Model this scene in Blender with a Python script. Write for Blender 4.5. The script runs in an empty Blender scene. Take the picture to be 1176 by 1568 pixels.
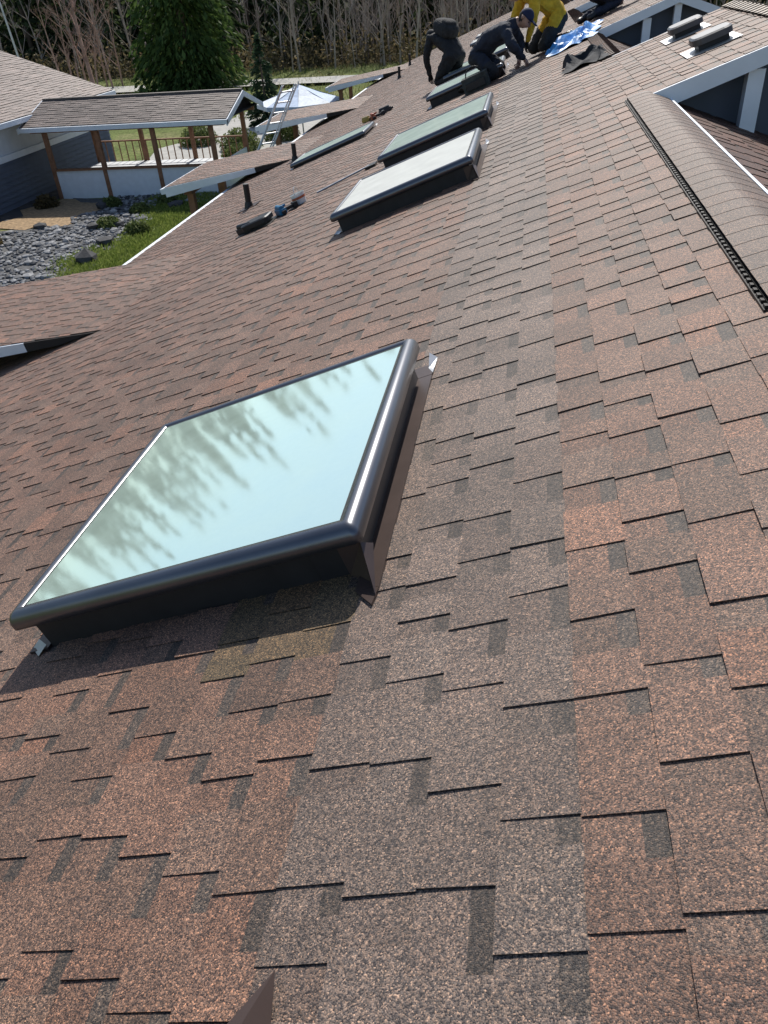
import bpy, math, random
import numpy as np
from mathutils import Vector, Matrix
random.seed(7); rng=np.random.default_rng(11)
TH=math.radians(20); CT,ST=math.cos(TH),math.sin(TH); HC=1.16
col=bpy.context.scene.collection
sc=bpy.context.scene
RM=Matrix(((CT,0,-ST,0),(0,1,0,0),(ST,0,CT,0),(0,0,0,1)))   # local (-d, s, e) -> world
GZ=-4.8
def W(s,d,e=0): return Vector((-d*CT-e*ST, s, -d*ST+e*CT))
def plane_z(x): return x*ST/CT

# ---------------------------------------------------------------- materials
def new_mat(name):
    m=bpy.data.materials.new(name); m.use_nodes=True
    return m,m.node_tree.nodes,m.node_tree.links,m.node_tree.nodes["Principled BSDF"]
def mat(name,c,rough=.7,metal=0,var=.15,scale=8,bump=0,bscale=60,spec=.5):
    m,N,L,B=new_mat(name)
    tc=N.new("ShaderNodeTexCoord"); nz=N.new("ShaderNodeTexNoise"); nz.inputs["Scale"].default_value=scale; nz.inputs["Detail"].default_value=6
    L.new(tc.outputs["Object"],nz.inputs["Vector"])
    r=N.new("ShaderNodeValToRGB"); r.color_ramp.elements[0].position=.3; r.color_ramp.elements[1].position=.7
    r.color_ramp.elements[0].color=(*[v*(1-var) for v in c],1); r.color_ramp.elements[1].color=(*[min(1,v*(1+var)) for v in c],1)
    L.new(nz.outputs["Fac"],r.inputs["Fac"]); L.new(r.outputs["Color"],B.inputs["Base Color"])
    B.inputs["Roughness"].default_value=rough; B.inputs["Metallic"].default_value=metal; B.inputs["Specular IOR Level"].default_value=spec
    if bump:
        n2=N.new("ShaderNodeTexNoise"); n2.inputs["Scale"].default_value=bscale; n2.inputs["Detail"].default_value=8
        L.new(tc.outputs["Object"],n2.inputs["Vector"])
        b=N.new("ShaderNodeBump"); b.inputs["Strength"].default_value=bump; b.inputs["Distance"].default_value=.02
        L.new(n2.outputs["Fac"],b.inputs["Height"]); L.new(b.outputs["Normal"],B.inputs["Normal"])
    return m
def leaf_mat(name,c1,c2,rough=.7,trans=.35):
    m,N,L,B=new_mat(name)
    g=N.new("ShaderNodeNewGeometry"); r=N.new("ShaderNodeValToRGB")
    r.color_ramp.elements[0].color=(*c1,1); r.color_ramp.elements[1].color=(*c2,1)
    L.new(g.outputs["Random Per Island"],r.inputs["Fac"]); L.new(r.outputs["Color"],B.inputs["Base Color"])
    B.inputs["Roughness"].default_value=rough; B.inputs["Specular IOR Level"].default_value=.2
    if trans:
        T=N.new("ShaderNodeBsdfTranslucent"); X=N.new("ShaderNodeMixShader"); X.inputs["Fac"].default_value=trans
        L.new(r.outputs["Color"],T.inputs["Color"]); L.new(B.outputs[0],X.inputs[1]); L.new(T.outputs[0],X.inputs[2]); L.new(X.outputs[0],N["Material Output"].inputs["Surface"])
    return m
def shingle_mat():
    m,N,L,B=new_mat("asphalt_shingle")
    at=N.new("ShaderNodeAttribute"); at.attribute_name="Col"
    tc=N.new("ShaderNodeTexCoord")
    v=N.new("ShaderNodeTexVoronoi"); v.inputs["Scale"].default_value=400; L.new(tc.outputs["Object"],v.inputs["Vector"])
    sep=N.new("ShaderNodeSeparateColor"); L.new(v.outputs["Color"],sep.inputs["Color"])
    r=N.new("ShaderNodeValToRGB"); e=r.color_ramp.elements
    e[0].position=0; e[0].color=(.16,.16,.2,1); e[1].position=1; e[1].color=(3.6,2.9,2.3,1)
    for p,c in ((.25,(.4,.41,.45)),(.5,(.9,.89,.89)),(.76,(1.4,1.22,1.08)),(.92,(2.05,1.8,1.6))):
        q=r.color_ramp.elements.new(p); q.color=(*c,1)
    L.new(sep.outputs["Red"],r.inputs["Fac"])
    mx=N.new("ShaderNodeMix"); mx.data_type='RGBA'; mx.blend_type='MULTIPLY'; mx.inputs["Factor"].default_value=1
    L.new(at.outputs["Color"],mx.inputs["A"]); L.new(r.outputs["Color"],mx.inputs["B"])
    n1=N.new("ShaderNodeTexNoise"); n1.inputs["Scale"].default_value=110; n1.inputs["Detail"].default_value=4; L.new(tc.outputs["Object"],n1.inputs["Vector"])
    n2=N.new("ShaderNodeTexNoise"); n2.inputs["Scale"].default_value=1.1; n2.inputs["Detail"].default_value=7; n2.inputs["Roughness"].default_value=.6; L.new(tc.outputs["Object"],n2.inputs["Vector"])
    r1=N.new("ShaderNodeMapRange"); r1.inputs["From Min"].default_value=.3; r1.inputs["From Max"].default_value=.7; r1.inputs["To Min"].default_value=.72; r1.inputs["To Max"].default_value=1.28; L.new(n1.outputs["Fac"],r1.inputs["Value"])
    r2=N.new("ShaderNodeMapRange"); r2.inputs["From Min"].default_value=.3; r2.inputs["From Max"].default_value=.7; r2.inputs["To Min"].default_value=.8; r2.inputs["To Max"].default_value=1.2; L.new(n2.outputs["Fac"],r2.inputs["Value"])
    mu=N.new("ShaderNodeMath"); mu.operation='MULTIPLY'; L.new(r1.outputs[0],mu.inputs[0]); L.new(r2.outputs[0],mu.inputs[1])
    mx2=N.new("ShaderNodeMix"); mx2.data_type='RGBA'; mx2.blend_type='MULTIPLY'; mx2.inputs["Factor"].default_value=1
    L.new(mx.outputs["Result"],mx2.inputs["A"]); L.new(mu.outputs[0],mx2.inputs["B"])
    L.new(mx2.outputs["Result"],B.inputs["Base Color"])
    b=N.new("ShaderNodeBump"); b.inputs["Strength"].default_value=.6; b.inputs["Distance"].default_value=.0015
    L.new(v.outputs["Distance"],b.inputs["Height"]); b.invert=True; L.new(b.outputs["Normal"],B.inputs["Normal"])
    B.inputs["Roughness"].default_value=.65; B.inputs["Specular IOR Level"].default_value=.42
    return m
M_SH=shingle_mat()
M_FRAME=mat("bronze_aluminium",(.15,.155,.17),.3,.85,.08,4)
M_CURB=mat("curb_dark",(.022,.02,.02),.6,0,.2,12)
M_FLASH=mat("brown_flashing",(.085,.06,.053),.4,.4,.15,6)
M_SILV=mat("galvanised_flashing",(.45,.46,.47),.4,.7,.15,10)
M_WHITE=mat("white_paint",(.76,.8,.85),.5,0,.05,5)
M_NAVY=mat("navy_siding",(.085,.105,.145),.6,0,.1,3)
M_LGREY=mat("grey_siding",(.62,.65,.69),.6,0,.06,3)
M_WOOD=mat("stained_wood",(.27,.13,.07),.7,0,.25,6)
M_BLACK=mat("black_plastic",(.012,.012,.013),.45,0,.2,20)
M_DARKROOF=mat("dark_underlay",(.03,.025,.022),.9)
def glass(name,base,dif,mixf,rough=.03):
    m,N,L,B=new_mat(name)
    B.inputs["Base Color"].default_value=(*base,1); B.inputs["Metallic"].default_value=1; B.inputs["Roughness"].default_value=rough
    tc=N.new("ShaderNodeTexCoord"); nz=N.new("ShaderNodeTexNoise"); nz.inputs["Scale"].default_value=5; nz.inputs["Detail"].default_value=8; L.new(tc.outputs["Object"],nz.inputs["Vector"])
    mr=N.new("ShaderNodeMapRange"); mr.inputs["To Min"].default_value=rough*.5; mr.inputs["To Max"].default_value=rough*1.6; L.new(nz.outputs["Fac"],mr.inputs["Value"]); L.new(mr.outputs[0],B.inputs["Roughness"])
    D=N.new("ShaderNodeBsdfDiffuse"); D.inputs["Color"].default_value=(*dif,1)
    X=N.new("ShaderNodeMixShader"); m2=N.new("ShaderNodeMapRange"); m2.inputs["From Min"].default_value=.3; m2.inputs["From Max"].default_value=.7; m2.inputs["To Min"].default_value=mixf-.06; m2.inputs["To Max"].default_value=mixf+.06
    L.new(nz.outputs["Fac"],m2.inputs["Value"]); L.new(m2.outputs[0],X.inputs["Fac"])
    L.new(B.outputs[0],X.inputs[1]); L.new(D.outputs[0],X.inputs[2]); L.new(X.outputs[0],N["Material Output"].inputs["Surface"])
    return m
M_GLASS=glass("coated_glass",(.82,.98,.92),(.52,.66,.57),.42,.055)
M_GLASS2=glass("filmed_glass",(.7,.7,.68),(.66,.67,.63),.85,.2)
M_GLASS3=glass("green_glass",(.75,.85,.78),(.46,.56,.5),.65,.1)

# ---------------------------------------------------------------- mesh builder
class MB:
    def __init__(s): s.v=[];s.f=[];s.m=[];s.c=[]
    def face(s,pts,mi=0,c=None):
        i=len(s.v); s.v+= [tuple(p) for p in pts]; s.f.append(tuple(range(i,i+len(pts)))); s.m.append(mi); s.c.append(c or (1,1,1))
    def box(s,a,b,mi=0,c=None,T=None):
        x0,y0,z0=a;x1,y1,z1=b
        P=[(x0,y0,z0),(x1,y0,z0),(x1,y1,z0),(x0,y1,z0),(x0,y0,z1),(x1,y0,z1),(x1,y1,z1),(x0,y1,z1)]
        if T is not None: P=[tuple(T@Vector(p)) for p in P]
        i=len(s.v); s.v+=P
        for q in ((0,3,2,1),(4,5,6,7),(0,1,5,4),(1,2,6,5),(2,3,7,6),(3,0,4,7)):
            s.f.append(tuple(i+k for k in q)); s.m.append(mi); s.c.append(c or (1,1,1))
    def tube(s,p0,p1,r0,r1,n=8,mi=0,cap=True):
        p0=Vector(p0);p1=Vector(p1); a=(p1-p0).normalized(); u=a.orthogonal().normalized(); w=a.cross(u)
        i=len(s.v)
        for p,r in ((p0,r0),(p1,r1)):
            for k in range(n):
                t=2*math.pi*k/n; s.v.append(tuple(p+u*math.cos(t)*r+w*math.sin(t)*r))
        for k in range(n):
            s.f.append((i+k,i+(k+1)%n,i+n+(k+1)%n,i+n+k)); s.m.append(mi); s.c.append((1,1,1))
        if cap:
            s.f.append(tuple(i+n+k for k in range(n))); s.m.append(mi); s.c.append((1,1,1))
            s.f.append(tuple(i+k for k in reversed(range(n)))); s.m.append(mi); s.c.append((1,1,1))
    def prism(s,poly,a0,a1,axis,mi=0):
        def mk(p,a):
            if axis==1: return (p[0],a,p[1])
            if axis==0: return (a,p[0],p[1])
            return (p[0],p[1],a)
        n=len(poly); i=len(s.v)
        s.v+=[mk(p,a0) for p in poly]+[mk(p,a1) for p in poly]
        s.f.append(tuple(range(i,i+n))); s.f.append(tuple(i+n+k for k in reversed(range(n))))
        for k in range(n): s.f.append((i+k,i+n+k,i+n+(k+1)%n,i+(k+1)%n))
        s.m+=[mi]*(n+2); s.c+=[(1,1,1)]*(n+2)
    def ellip(s,c,ax,mi=0,nu=16,nv=10,p=1.0):
        f=lambda t:math.copysign(abs(t)**p,t)
        def q(i,j):
            th=2*math.pi*i/nu; ph=math.pi*j/nv
            return c+ax[0]*(f(math.sin(ph))*f(math.cos(th)))+ax[1]*(f(math.sin(ph))*f(math.sin(th)))+ax[2]*f(math.cos(ph))
        for i in range(nu):
            for j in range(nv): s.face([q(i,j),q(i,j+1),q(i+1,j+1),q(i+1,j)],mi)
    def obj(s,name,mats,mw=None,parent=None,smooth=False,colors=False,bevel=0):
        me=bpy.data.meshes.new(name); me.from_pydata(s.v,[],s.f)
        for m in mats: me.materials.append(m)
        me.polygons.foreach_set("material_index",s.m)
        if colors:
            at=me.color_attributes.new("Col","FLOAT_COLOR","CORNER")
            a=np.ones((len(me.loops),4),np.float32); k=0
            for f,c in zip(s.f,s.c):
                a[k:k+len(f),:3]=c; k+=len(f)
            at.data.foreach_set("color",a.ravel())
        if smooth: me.polygons.foreach_set("use_smooth",[True]*len(me.polygons))
        me.update()
        o=bpy.data.objects.new(name,me); col.objects.link(o)
        if parent: o.parent=parent
        if mw is not None: o.matrix_world=mw
        if bevel:
            b=o.modifiers.new("b","BEVEL"); b.width=bevel; b.segments=2; b.limit_method='ANGLE'
        return o
def empty(name,loc=(0,0,0)):
    e=bpy.data.objects.new(name,None); e.location=loc; col.objects.link(e); return e

# ---------------------------------------------------------------- shingles
E=.143
def shade(d,s,grey_strip,tint=(1,1,1)):
    red=np.array((.186,.112,.082)); brn=np.array((.142,.099,.077)); gry=np.array((.148,.123,.107))
    t=random.random()
    c=red*(1-t)+brn*t
    if random.random()<.06: c=np.array((.21,.12,.084))
    if grey_strip and .30<d<.80: 
        c=c*.22+gry*.78
    elif grey_strip and d>2.2:
        c=c*.85+gry*.15
    if grey_strip and 1.3<s<1.62 and .9<d<1.35: c=c*.6+np.array((.12,.115,.045))*.4
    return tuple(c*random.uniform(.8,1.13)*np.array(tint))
def shingles(mb,s0,s1,u0,u1,grey=False,th=.74,tint=(1,1,1)):
    u=u0
    while u<u1-1e-4:
        ue=min(u+E,u1); s=s0-random.random()*.2
        d=-(u+ue)/2
        tooth=random.random()<.5
        wob=random.uniform(-.002,.002)
        while s<s1:
            w=random.choice((.08,.11,.14,.17,.2)) if tooth else random.choice((.06,.085,.11,.14))
            a=max(s,s0); b=min(s+w,s1)
            if b>a:
                jt=random.uniform(.75,1.25)
                hi=(.0105*jt if tooth else .0050)*th; lo=(.0055 if tooth else .0005)*th
                uu=u+wob+(random.uniform(-.002,.002) if tooth else 0)
                c=shade(d,s,grey,tint)
                if tooth:
                    sk=random.uniform(-.004,.004)
                    mb.face([(uu,a,hi),(ue+.004,a+sk,lo),(ue+.004,b+sk,lo),(uu,b,hi)][::-1],0,c)
                    dk=tuple(x*.45 for x in c)  # asphalt edges, tooth and gap; their shade is painted into this darker colour
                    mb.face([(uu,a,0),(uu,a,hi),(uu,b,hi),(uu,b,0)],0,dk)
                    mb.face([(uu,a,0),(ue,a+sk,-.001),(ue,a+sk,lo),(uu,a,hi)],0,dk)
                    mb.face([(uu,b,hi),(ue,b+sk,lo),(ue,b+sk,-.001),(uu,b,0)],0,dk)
                else:
                    a-=.005;b+=.005
                    um=ue-.044; mm=hi+(lo-hi)*(um-u)/(ue-u)
                    if um>u:
                        mb.face([(u+wob,a,hi),(um,a,mm),(um,b,mm),(u+wob,b,hi)][::-1],0,tuple(x*.93 for x in c))
                    q=random.random()
                    dd=tuple(np.array((.072,.06,.052))*random.uniform(.8,1.3)*np.array(tint)) if q<.8 else tuple(x*.85 for x in c)
                    mb.face([(max(um,u),a,mm),(ue+.004,a,lo),(ue+.004,b,lo),(max(um,u),b,mm)][::-1],0,dd)
                    mb.face([(u+wob,a,-.001),(u+wob,a,hi),(u+wob,b,hi),(u+wob,b,-.001)],0,tuple(x*.45 for x in c))
            s+=w; tooth=not tooth
        u+=E
SEC=((7.1,10.4),(14.2,17.6),(22,25.5),(30,33.5))
RU=.569
house=empty("house")
mb=MB()
shingles(mb,-3,40.2,-7.0,RU,grey=True)
for a,b in SEC: shingles(mb,a,b,RU,1.86)
mb.obj("shingle_roof",[M_SH],RM,house,colors=True)
mb=MB(); mb.box((-7.0,-3,-.16),(RU-.02,40.2,-.004))
for a,b in SEC: mb.box((RU-.02,a,-.1),(1.86,b,-.006))
mb.obj("roof_deck",[M_DARKROOF],RM,house)
RX=RU*CT; RZ=RU*ST
RM2=Matrix.Translation((RX,0,RZ))@Matrix(((-CT,0,ST,0),(0,1,0,0),(ST,0,CT,0),(0,0,0,1)))
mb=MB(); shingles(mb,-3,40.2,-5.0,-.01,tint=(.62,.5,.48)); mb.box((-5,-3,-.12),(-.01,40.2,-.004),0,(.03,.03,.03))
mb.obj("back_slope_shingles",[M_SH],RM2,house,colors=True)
UX=1.86*CT;UZ=1.86*ST
RM3=Matrix.Translation((UX,0,UZ))@Matrix(((-CT,0,ST,0),(0,1,0,0),(ST,0,CT,0),(0,0,0,1)))
mb=MB()
for a,b in SEC:
    shingles(mb,a,b,-3.0,0); mb.box((-3,a,-.09),(0,b,-.006),0,(.03,.03,.03))
mb.obj("upper_back_shingles",[M_SH],RM3,house,colors=True)
def ridge_cap(x,z,s0,s1,name,light=False):
    mb=MB(); s=s0
    while s<s1:
        L=min(.15,s1-s); c=shade(0,s,False)
        if light: c=tuple(np.array((.38,.35,.3))*random.uniform(.9,1.1))  # upper ridge: sunlit brightness put into the cap colour
        e0=.022;e1=.012
        for sg in (-1,1):
            w=.14
            P=[(x,s,z+e0),(x+sg*w*CT,s,z+e0-w*ST),(x+sg*w*CT,s+L+.01,z+e1-w*ST),(x,s+L+.01,z+e1)]
            if sg>0: P=P[::-1]
            mb.face(P[::-1],0,c)
            mb.face([(x,s,z+e0),(x,s,z),(x+sg*w*CT,s,z-w*ST),(x+sg*w*CT,s,z+e0-w*ST)],0,tuple(v*.6 for v in c))
        s+=L
    mb.obj(name,[M_SH],None,house,colors=True)
for a,b in ((-3,2.5),(10.45,14.15),(17.65,21.95),(25.55,29.95),(33.55,40)): ridge_cap(RX+.01,RZ+.01,a,b,"ridge_cap")
for a,b in SEC: ridge_cap(UX,UZ+.01,a,b,"ridge_cap_upper",True)
# ridge vent: low shingle-covered cap following both slopes
mb=MB(); n=12; prof=[]; HW=.15
for k in range(n+1):
    x=(-1+2*k/n)*HW; prof.append((RX+x, RZ+.024-.364*(math.sqrt(x*x+.045**2)-.035)))
s=2.55
while s<7.2:
    c=shade(0,s,False); c=tuple(np.array(c)*.25+np.array((.125,.098,.082))*.75)
    for k in range(n):
        a,b=prof[k],prof[k+1]
        mb.face([(a[0],s,a[1]+.0015),(b[0],s,b[1]+.0015),(b[0],min(s+.145,7.2),b[1]),(a[0],min(s+.145,7.2),a[1])],0,c)
        mb.face([(a[0],s,a[1]+.0015),(a[0],s,a[1]-.004),(b[0],s,b[1]-.004),(b[0],s,b[1]+.0015)],0,tuple(v*.7 for v in c))
    s+=.143
mb.obj("ridge_vent_cap",[M_SH],None,house,colors=True)
mb=MB()
for sg in (-1,1):
    xe=RX+sg*HW; ze=RZ-HW*ST/CT
    mb.box((min(xe,xe-sg*.03),2.53,ze-.01),(max(xe,xe-sg*.03),7.22,ze+.02),0)
    s=2.54
    while s<7.2:
        mb.box((xe-.006+sg*.008,s,ze-.005),(xe+.006+sg*.008,s+.022,ze+.018),0); s+=.05
    if sg>0: mb.box((xe+.012,2.53,ze-.018),(xe+.028,7.22,ze+.03),1)
    else: mb.box((xe-.018,2.53,ze-.012),(xe-.01,7.22,ze+.008),0)
for yy in (2.51,7.2):
    mb.prism([(RX-HW,RZ-.065),(RX+HW,RZ-.065)]+[(p[0],p[1]-.002) for p in reversed(prof)],yy,yy+.03,1,0)
mb.obj("ridge_vent_louvre",[M_BLACK,M_WHITE],None,house)
# gables
mb=MB()
for a,b in SEC:
    for ya,yb in ((a+.28,a+.32),(b-.32,b-.28)):
        mb.prism([(RX,RZ-.02),(RX,RZ-.15),(UX*2-RX,-2.4),(UX*2-RX,RZ-.1),(UX,UZ-.12)],ya,yb,1,0)
    for ya,yb in ((a-.03,a-.002),(b+.002,b+.03)):
        mb.prism([(RX-.02,RZ+.0),(UX,UZ+.0),(UX,UZ-.12),(RX+.08,RZ-.11)],ya,yb,1,1)
        mb.prism([(UX+.001,UZ+.0),(UX+.001,UZ-.12),(UX+2.8,UZ-2.8*ST/CT-.12),(UX+2.8,UZ-2.8*ST/CT)],ya,yb,1,1)
    mb.box((1.26,a+.02,-.45),(1.38,a+.14,.34),1)
    mb.box((UX-.05,a+.02,-.5),(UX+.05,a+.14,UZ-.12),1)
    mb.prism([(RX,RZ-.05),(UX,UZ-.05-.05),(UX,UZ-.12),(RX,RZ-.09)],a+.0,a+.28,1,2)
mb.obj("gable_wall",[M_NAVY,M_WHITE,M_LGREY],None,house)
mb=MB(); xe=-7.0*CT; ze=-7.0*ST
mb.box((xe-.13,-3,ze-.15),(xe-.02,40.2,ze-.03),0)
mb.box((xe-.02,-3,ze-.26),(xe+.01,40.2,ze-.03),0)
mb.box((xe+.5,-3,GZ),(xe+.7,40.2,ze+.1),1)
mb.box((-.2,-2.9,GZ),(4.9,-2.8,0.0),1)
mb.prism([(xe+.7,GZ),(4.8,GZ),(4.8,-1.6),(RX,RZ-.17),(xe+.7,ze-.0)],39.8,39.9,1,1)
mb.prism([(xe,ze-.17),(RX,RZ-.17),(RX,RZ-.02),(xe,ze-.02)],40.2,40.23,1,0)
mb.prism([(4.8,GZ),(4.8,-1.6),(4.6,-1.6),(4.6,GZ)],-2.8,39.8,1,1)
mb.obj("gutter_and_walls",[M_WHITE,M_LGREY],None,house)
def shed(s0,s1,d0,slope,tipx):
    x0=-d0*CT; z0=-d0*ST; a=math.radians(slope); L=(x0-tipx)/math.cos(a)
    T=Matrix.Translation((x0,0,z0+.004))@Matrix(((math.cos(a),0,-math.sin(a),0),(0,1,0,0),(math.sin(a),0,math.cos(a),0),(0,0,0,1)))
    mb=MB(); shingles(mb,s0,s1,-L,0.06); mb.obj("shed_roof_shingles",[M_SH],T,house,colors=True)
    mb=MB()
    mb.box((-L,s0+.01,-.05),(-.25,s1-.01,-.004),2)
    for y in (s0-.028,s1):
        mb.prism([(-L-.02,-.004),(-.9,-.004),(-.9,-.1),(-L-.02,-.2)],y,y+.028,1,0)
        mb.prism([(-.9,-.004),(-.05,-.004),(-.5,-.08),(-.9,-.1)],y+.002,y+.026,1,2)
    mb.box((-L-.03,s0,-.2),(-L,s1,-.006),0)
    mb.box((-L-.13,s0,-.13),(-L-.03,s1,-.02),0)
    mb.obj("shed_roof_trim",[M_WHITE,M_NAVY,M_DARKROOF],T,house)
    mb=MB()
    zt=z0-L*math.sin(a)
    for y in (s0+.3,s1-.4):
        mb.box((tipx+.35,y,GZ),(tipx+.49,y+.14,zt+.0),0)
    mb.box((tipx+.33,s0+.2,zt-.2),(tipx+.5,s1-.2,zt-.04),0)
    mb.obj("porch_post",[M_WOOD],None,house)
shed(6.9,9.5,4.9,8.3,-8.2); shed(16.7,19.4,5.45,9.3,-8.1); shed(23.7,26.4,5.45,6.5,-8.05); shed(34,36.7,5.5,8.5,-8.3)

# ---------------------------------------------------------------- skylights
def skylight(s0,s1,d0,d1,gl,top=.18,fin=False):
    mb=MB(); u0,u1=-d1,-d0
    mb.box((u0+.05,s0+.045,-.02),(u1-.05,s1-.045,top-.03),1)
    P=[(.014,top-.066),(0,top-.058),(0,top-.034),(.004,top-.02),(.012,top-.009),(.022,top-.002),(.034,top+.001),(.046,top-.002),(.052,top-.008)]
    def loop(i,e,cr=.022):
        a,b,c,d=u0+i,u1-i,s0+i,s1-i; r=max(.002,cr-i*.4); pts=[]
        for cx,cy,t0 in ((b-r,c+r,-90),(b-r,d-r,0),(a+r,d-r,90),(a+r,c+r,180)):
            for k in range(4):
                t=math.radians(t0+k*30); pts.append((cx+r*math.cos(t),cy+r*math.sin(t),e))
        return pts
    base=len(mb.v); nl=len(P); n=16
    for i,e in P: mb.v+=loop(i,e)
    for q in range(nl-1):
        for k in range(n):
            A=base+q*n;B_=A+n
            mb.f.append((A+k,A+(k+1)%n,B_+(k+1)%n,B_+k)); mb.m.append(0); mb.c.append((1,1,1))
    ring_faces=(len(mb.f)-(nl-1)*n,len(mb.f))
    mb.face(loop(*P[-1]),2)
    bot=loop(.014,top-.066); mb.face(bot[::-1],1)
    a,b,c,d=u0+.052,u1-.052,s0+.052,s1-.052; g=.006; z=top-.0065
    for q in (((a,c),(b,c+g)),((a,d-g),(b,d)),((a,c+g),(a+g,d-g)),((b-g,c+g),(b,d-g))):
        mb.face([(q[0][0],q[0][1],z),(q[1][0],q[0][1],z),(q[1][0],q[1][1],z),(q[0][0],q[1][1],z)],1)
    hd=.01 if fin else .06
    mb.box((u1-.06,s0-.06,-.02),(u1+.012,s1+hd,.012),4)
    mb.prism([(u1-.06,s0-.06),(u1+.012,s0-.06),(u1+.002,s0-.13)],-.01,.0115,2,4)
    mb.box((u0-.03,s0+.02,-.02),(u0+.05,s1+hd,.012),4)
    mb.box((u0-.03,s1-.05,-.02),(u1+.012,s1+hd,.013),4)
    n=9
    for k in range(n):
        a=u0+.06+(u1-u0-.12)*k/n; b=u0+.06+(u1-u0-.12)*(k+1)/n
        mb.face([(a,s0+.036,.0),(b-.004,s0+.041,.0),(b-.004,s0+.041,top-.05),(a,s0+.036,top-.05)],1)
    x=u1-.055
    mb.face([(x-.045,s0+.035,.0),(x+.035,s0-.03,.012),(x+.035,s0+.03,top-.075),(x-.045,s0+.04,top-.075)],4)
    mb.face([(x+.035,s0-.03,.012),(x+.065,s0-.10,.013),(x+.06,s0+.05,top-.1),(x+.035,s0+.03,top-.075)],4)
    if fin:
        tip=(u1+.0,s1+.14,.016)
        mb.face([(u1-.06,s1+.03,.014),tip,(u1-.012,s1+.01,.10),(u1-.05,s1+.005,.08)],4)
        mb.face([tip,(u1+.04,s1-.05,.014),(u1+.0,s1-.03,.10),(u1-.012,s1+.01,.10)],4)
    else:
        mb.face([(u1-.01,s1+.02,.014),(u1+.016,s1-.04,.014),(u1+.02,s1+.11,.014),(u1-.005,s1+.11,.045)],5)
    mb.face([(u0-.03,s0+.04,.010),(u0+.03,s0-.01,.010),(u0+.045,s0+.03,.02),(u0+.0,s0+.06,.03)],5)
    o=mb.obj("skylight",[M_FRAME,M_CURB,gl,M_SILV,M_FLASH,M_SILV],RM)
    for i in range(*ring_faces): o.data.polygons[i].use_smooth=True
    return o
skylight(1.62,2.95,.80,2.085,M_GLASS)
skylight(-.9,.43,.80,2.09,M_GLASS,fin=True)
skylight(6.68,8.05,.82,2.12,M_GLASS2)
skylight(9.15,10.6,.82,2.12,M_GLASS3)
skylight(13.95,15.3,.82,2.12,M_GLASS3)
skylight(16.9,18.2,.82,2.12,M_GLASS3)
skylight(24.5,25.8,.82,2.12,M_GLASS2)
skylight(27,28.3,.82,2.12,M_GLASS2)
skylight(14.4,15.45,3.35,4.85,M_GLASS3,.1)

# ---------------------------------------------------------------- pipes and vents
def pipe(s,d,h,r=.045):
    mb=MB(); p=W(s,d,0)
    mb.tube(p+Vector((0,0,-.05)),p+Vector((0,0,h)),r,r,14)
    mb.tube(p+Vector((0,0,-.03)),p+Vector((0,0,.09)),r+.035,r+.008,14)
    i=RM.to_3x3()
    a=[p+i@Vector(q) for q in ((-.16,-.16,.014),(.16,-.16,.014),(.16,.2,.014),(-.16,.2,.014))]
    mb.face(a,1)
    mb.tube(p+Vector((0,0,h)),p+Vector((0,0,h+.002)),r*.8,r*.8,14)
    mb.obj("vent_pipe",[M_BLACK,M_FLASH],None,smooth=False)
pipe(11.66,4.78,.34); pipe(16.12,5.27,.32); pipe(28.9,4.96,.35); pipe(35.4,5.5,.4)
def boxvent(s,d,w=.32,l=.3,e=.12,topm=0):
    mb=MB(); T=Matrix.Translation((-d,s,0))
    mb.box((-w*.5-.09,-l*.5-.08,.008),(w*.5+.06,l*.5+.08,.014),1,T=T)
    mb.box((-w*.42,-l*.42,.0),(w*.42,l*.42,e-.035),2,T=T)
    pts=[]
    for i in range(20):
        t=2*math.pi*i/20; cx=math.copysign(abs(math.cos(t))**.45,math.cos(t))*w*.56; cy=math.copysign(abs(math.sin(t))**.45,math.sin(t))*l*.56
        pts.append((cx,cy))
    L0=[T@Vector((x,y,e-.06)) for x,y in pts]; L1=[T@Vector((x,y,e-.012)) for x,y in pts]; L2=[T@Vector((x*.9,y*.88,e)) for x,y in pts]
    for A,B in ((L0,L1),(L1,L2)):
        for k in range(20): mb.face([A[k],A[(k+1)%20],B[(k+1)%20],B[k]],0)
    mb.face(L2,0); mb.face(L0[::-1],2)
    return mb.obj("roof_vent",[mat("vent_metal",(.10,.10,.105) if topm==0 else (.03,.03,.032),.4,.4),M_SILV if topm==0 else M_BLACK,M_BLACK],RM)
boxvent(9.6,-1.24,.29,.28); boxvent(8.2,-1.24,.3,.28); boxvent(9.25,3.78,.34,.3,.1,1)
def bucket(s,d,r=.09,h=.12,name="bucket"):
    mb=MB(); p=W(s,d,.01); N=(W(0,0,1)-W(0,0,0))
    n=18
    mb.tube(p,p+N*h,r*.85,r,n,0,cap=False); mb.tube(p+N*h*.97,p+N*h*1.03,r*1.06,r*1.06,n,0,cap=False)
    mb.tube(p,p+N*.01,r*.84,r*.84,n,0); mb.tube(p+N*h*.5,p+N*(h*.72),r*.97,r*.985,n,1,cap=False)
    for k in range(10):
        t0=math.pi*k/10;t1=math.pi*(k+1)/10
        q=lambda t:p+N*(h+.08*math.sin(t))+Vector((0,math.cos(t)*r,0))
        mb.tube(q(t0),q(t1),.004,.004,5,2)
    return mb.obj(name,[mat("bucket_white",(.75,.75,.72),.4),mat("bucket_label",(.45,.12,.05),.5),M_SILV],None,smooth=False)
bucket(9.62,3.3)
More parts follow.
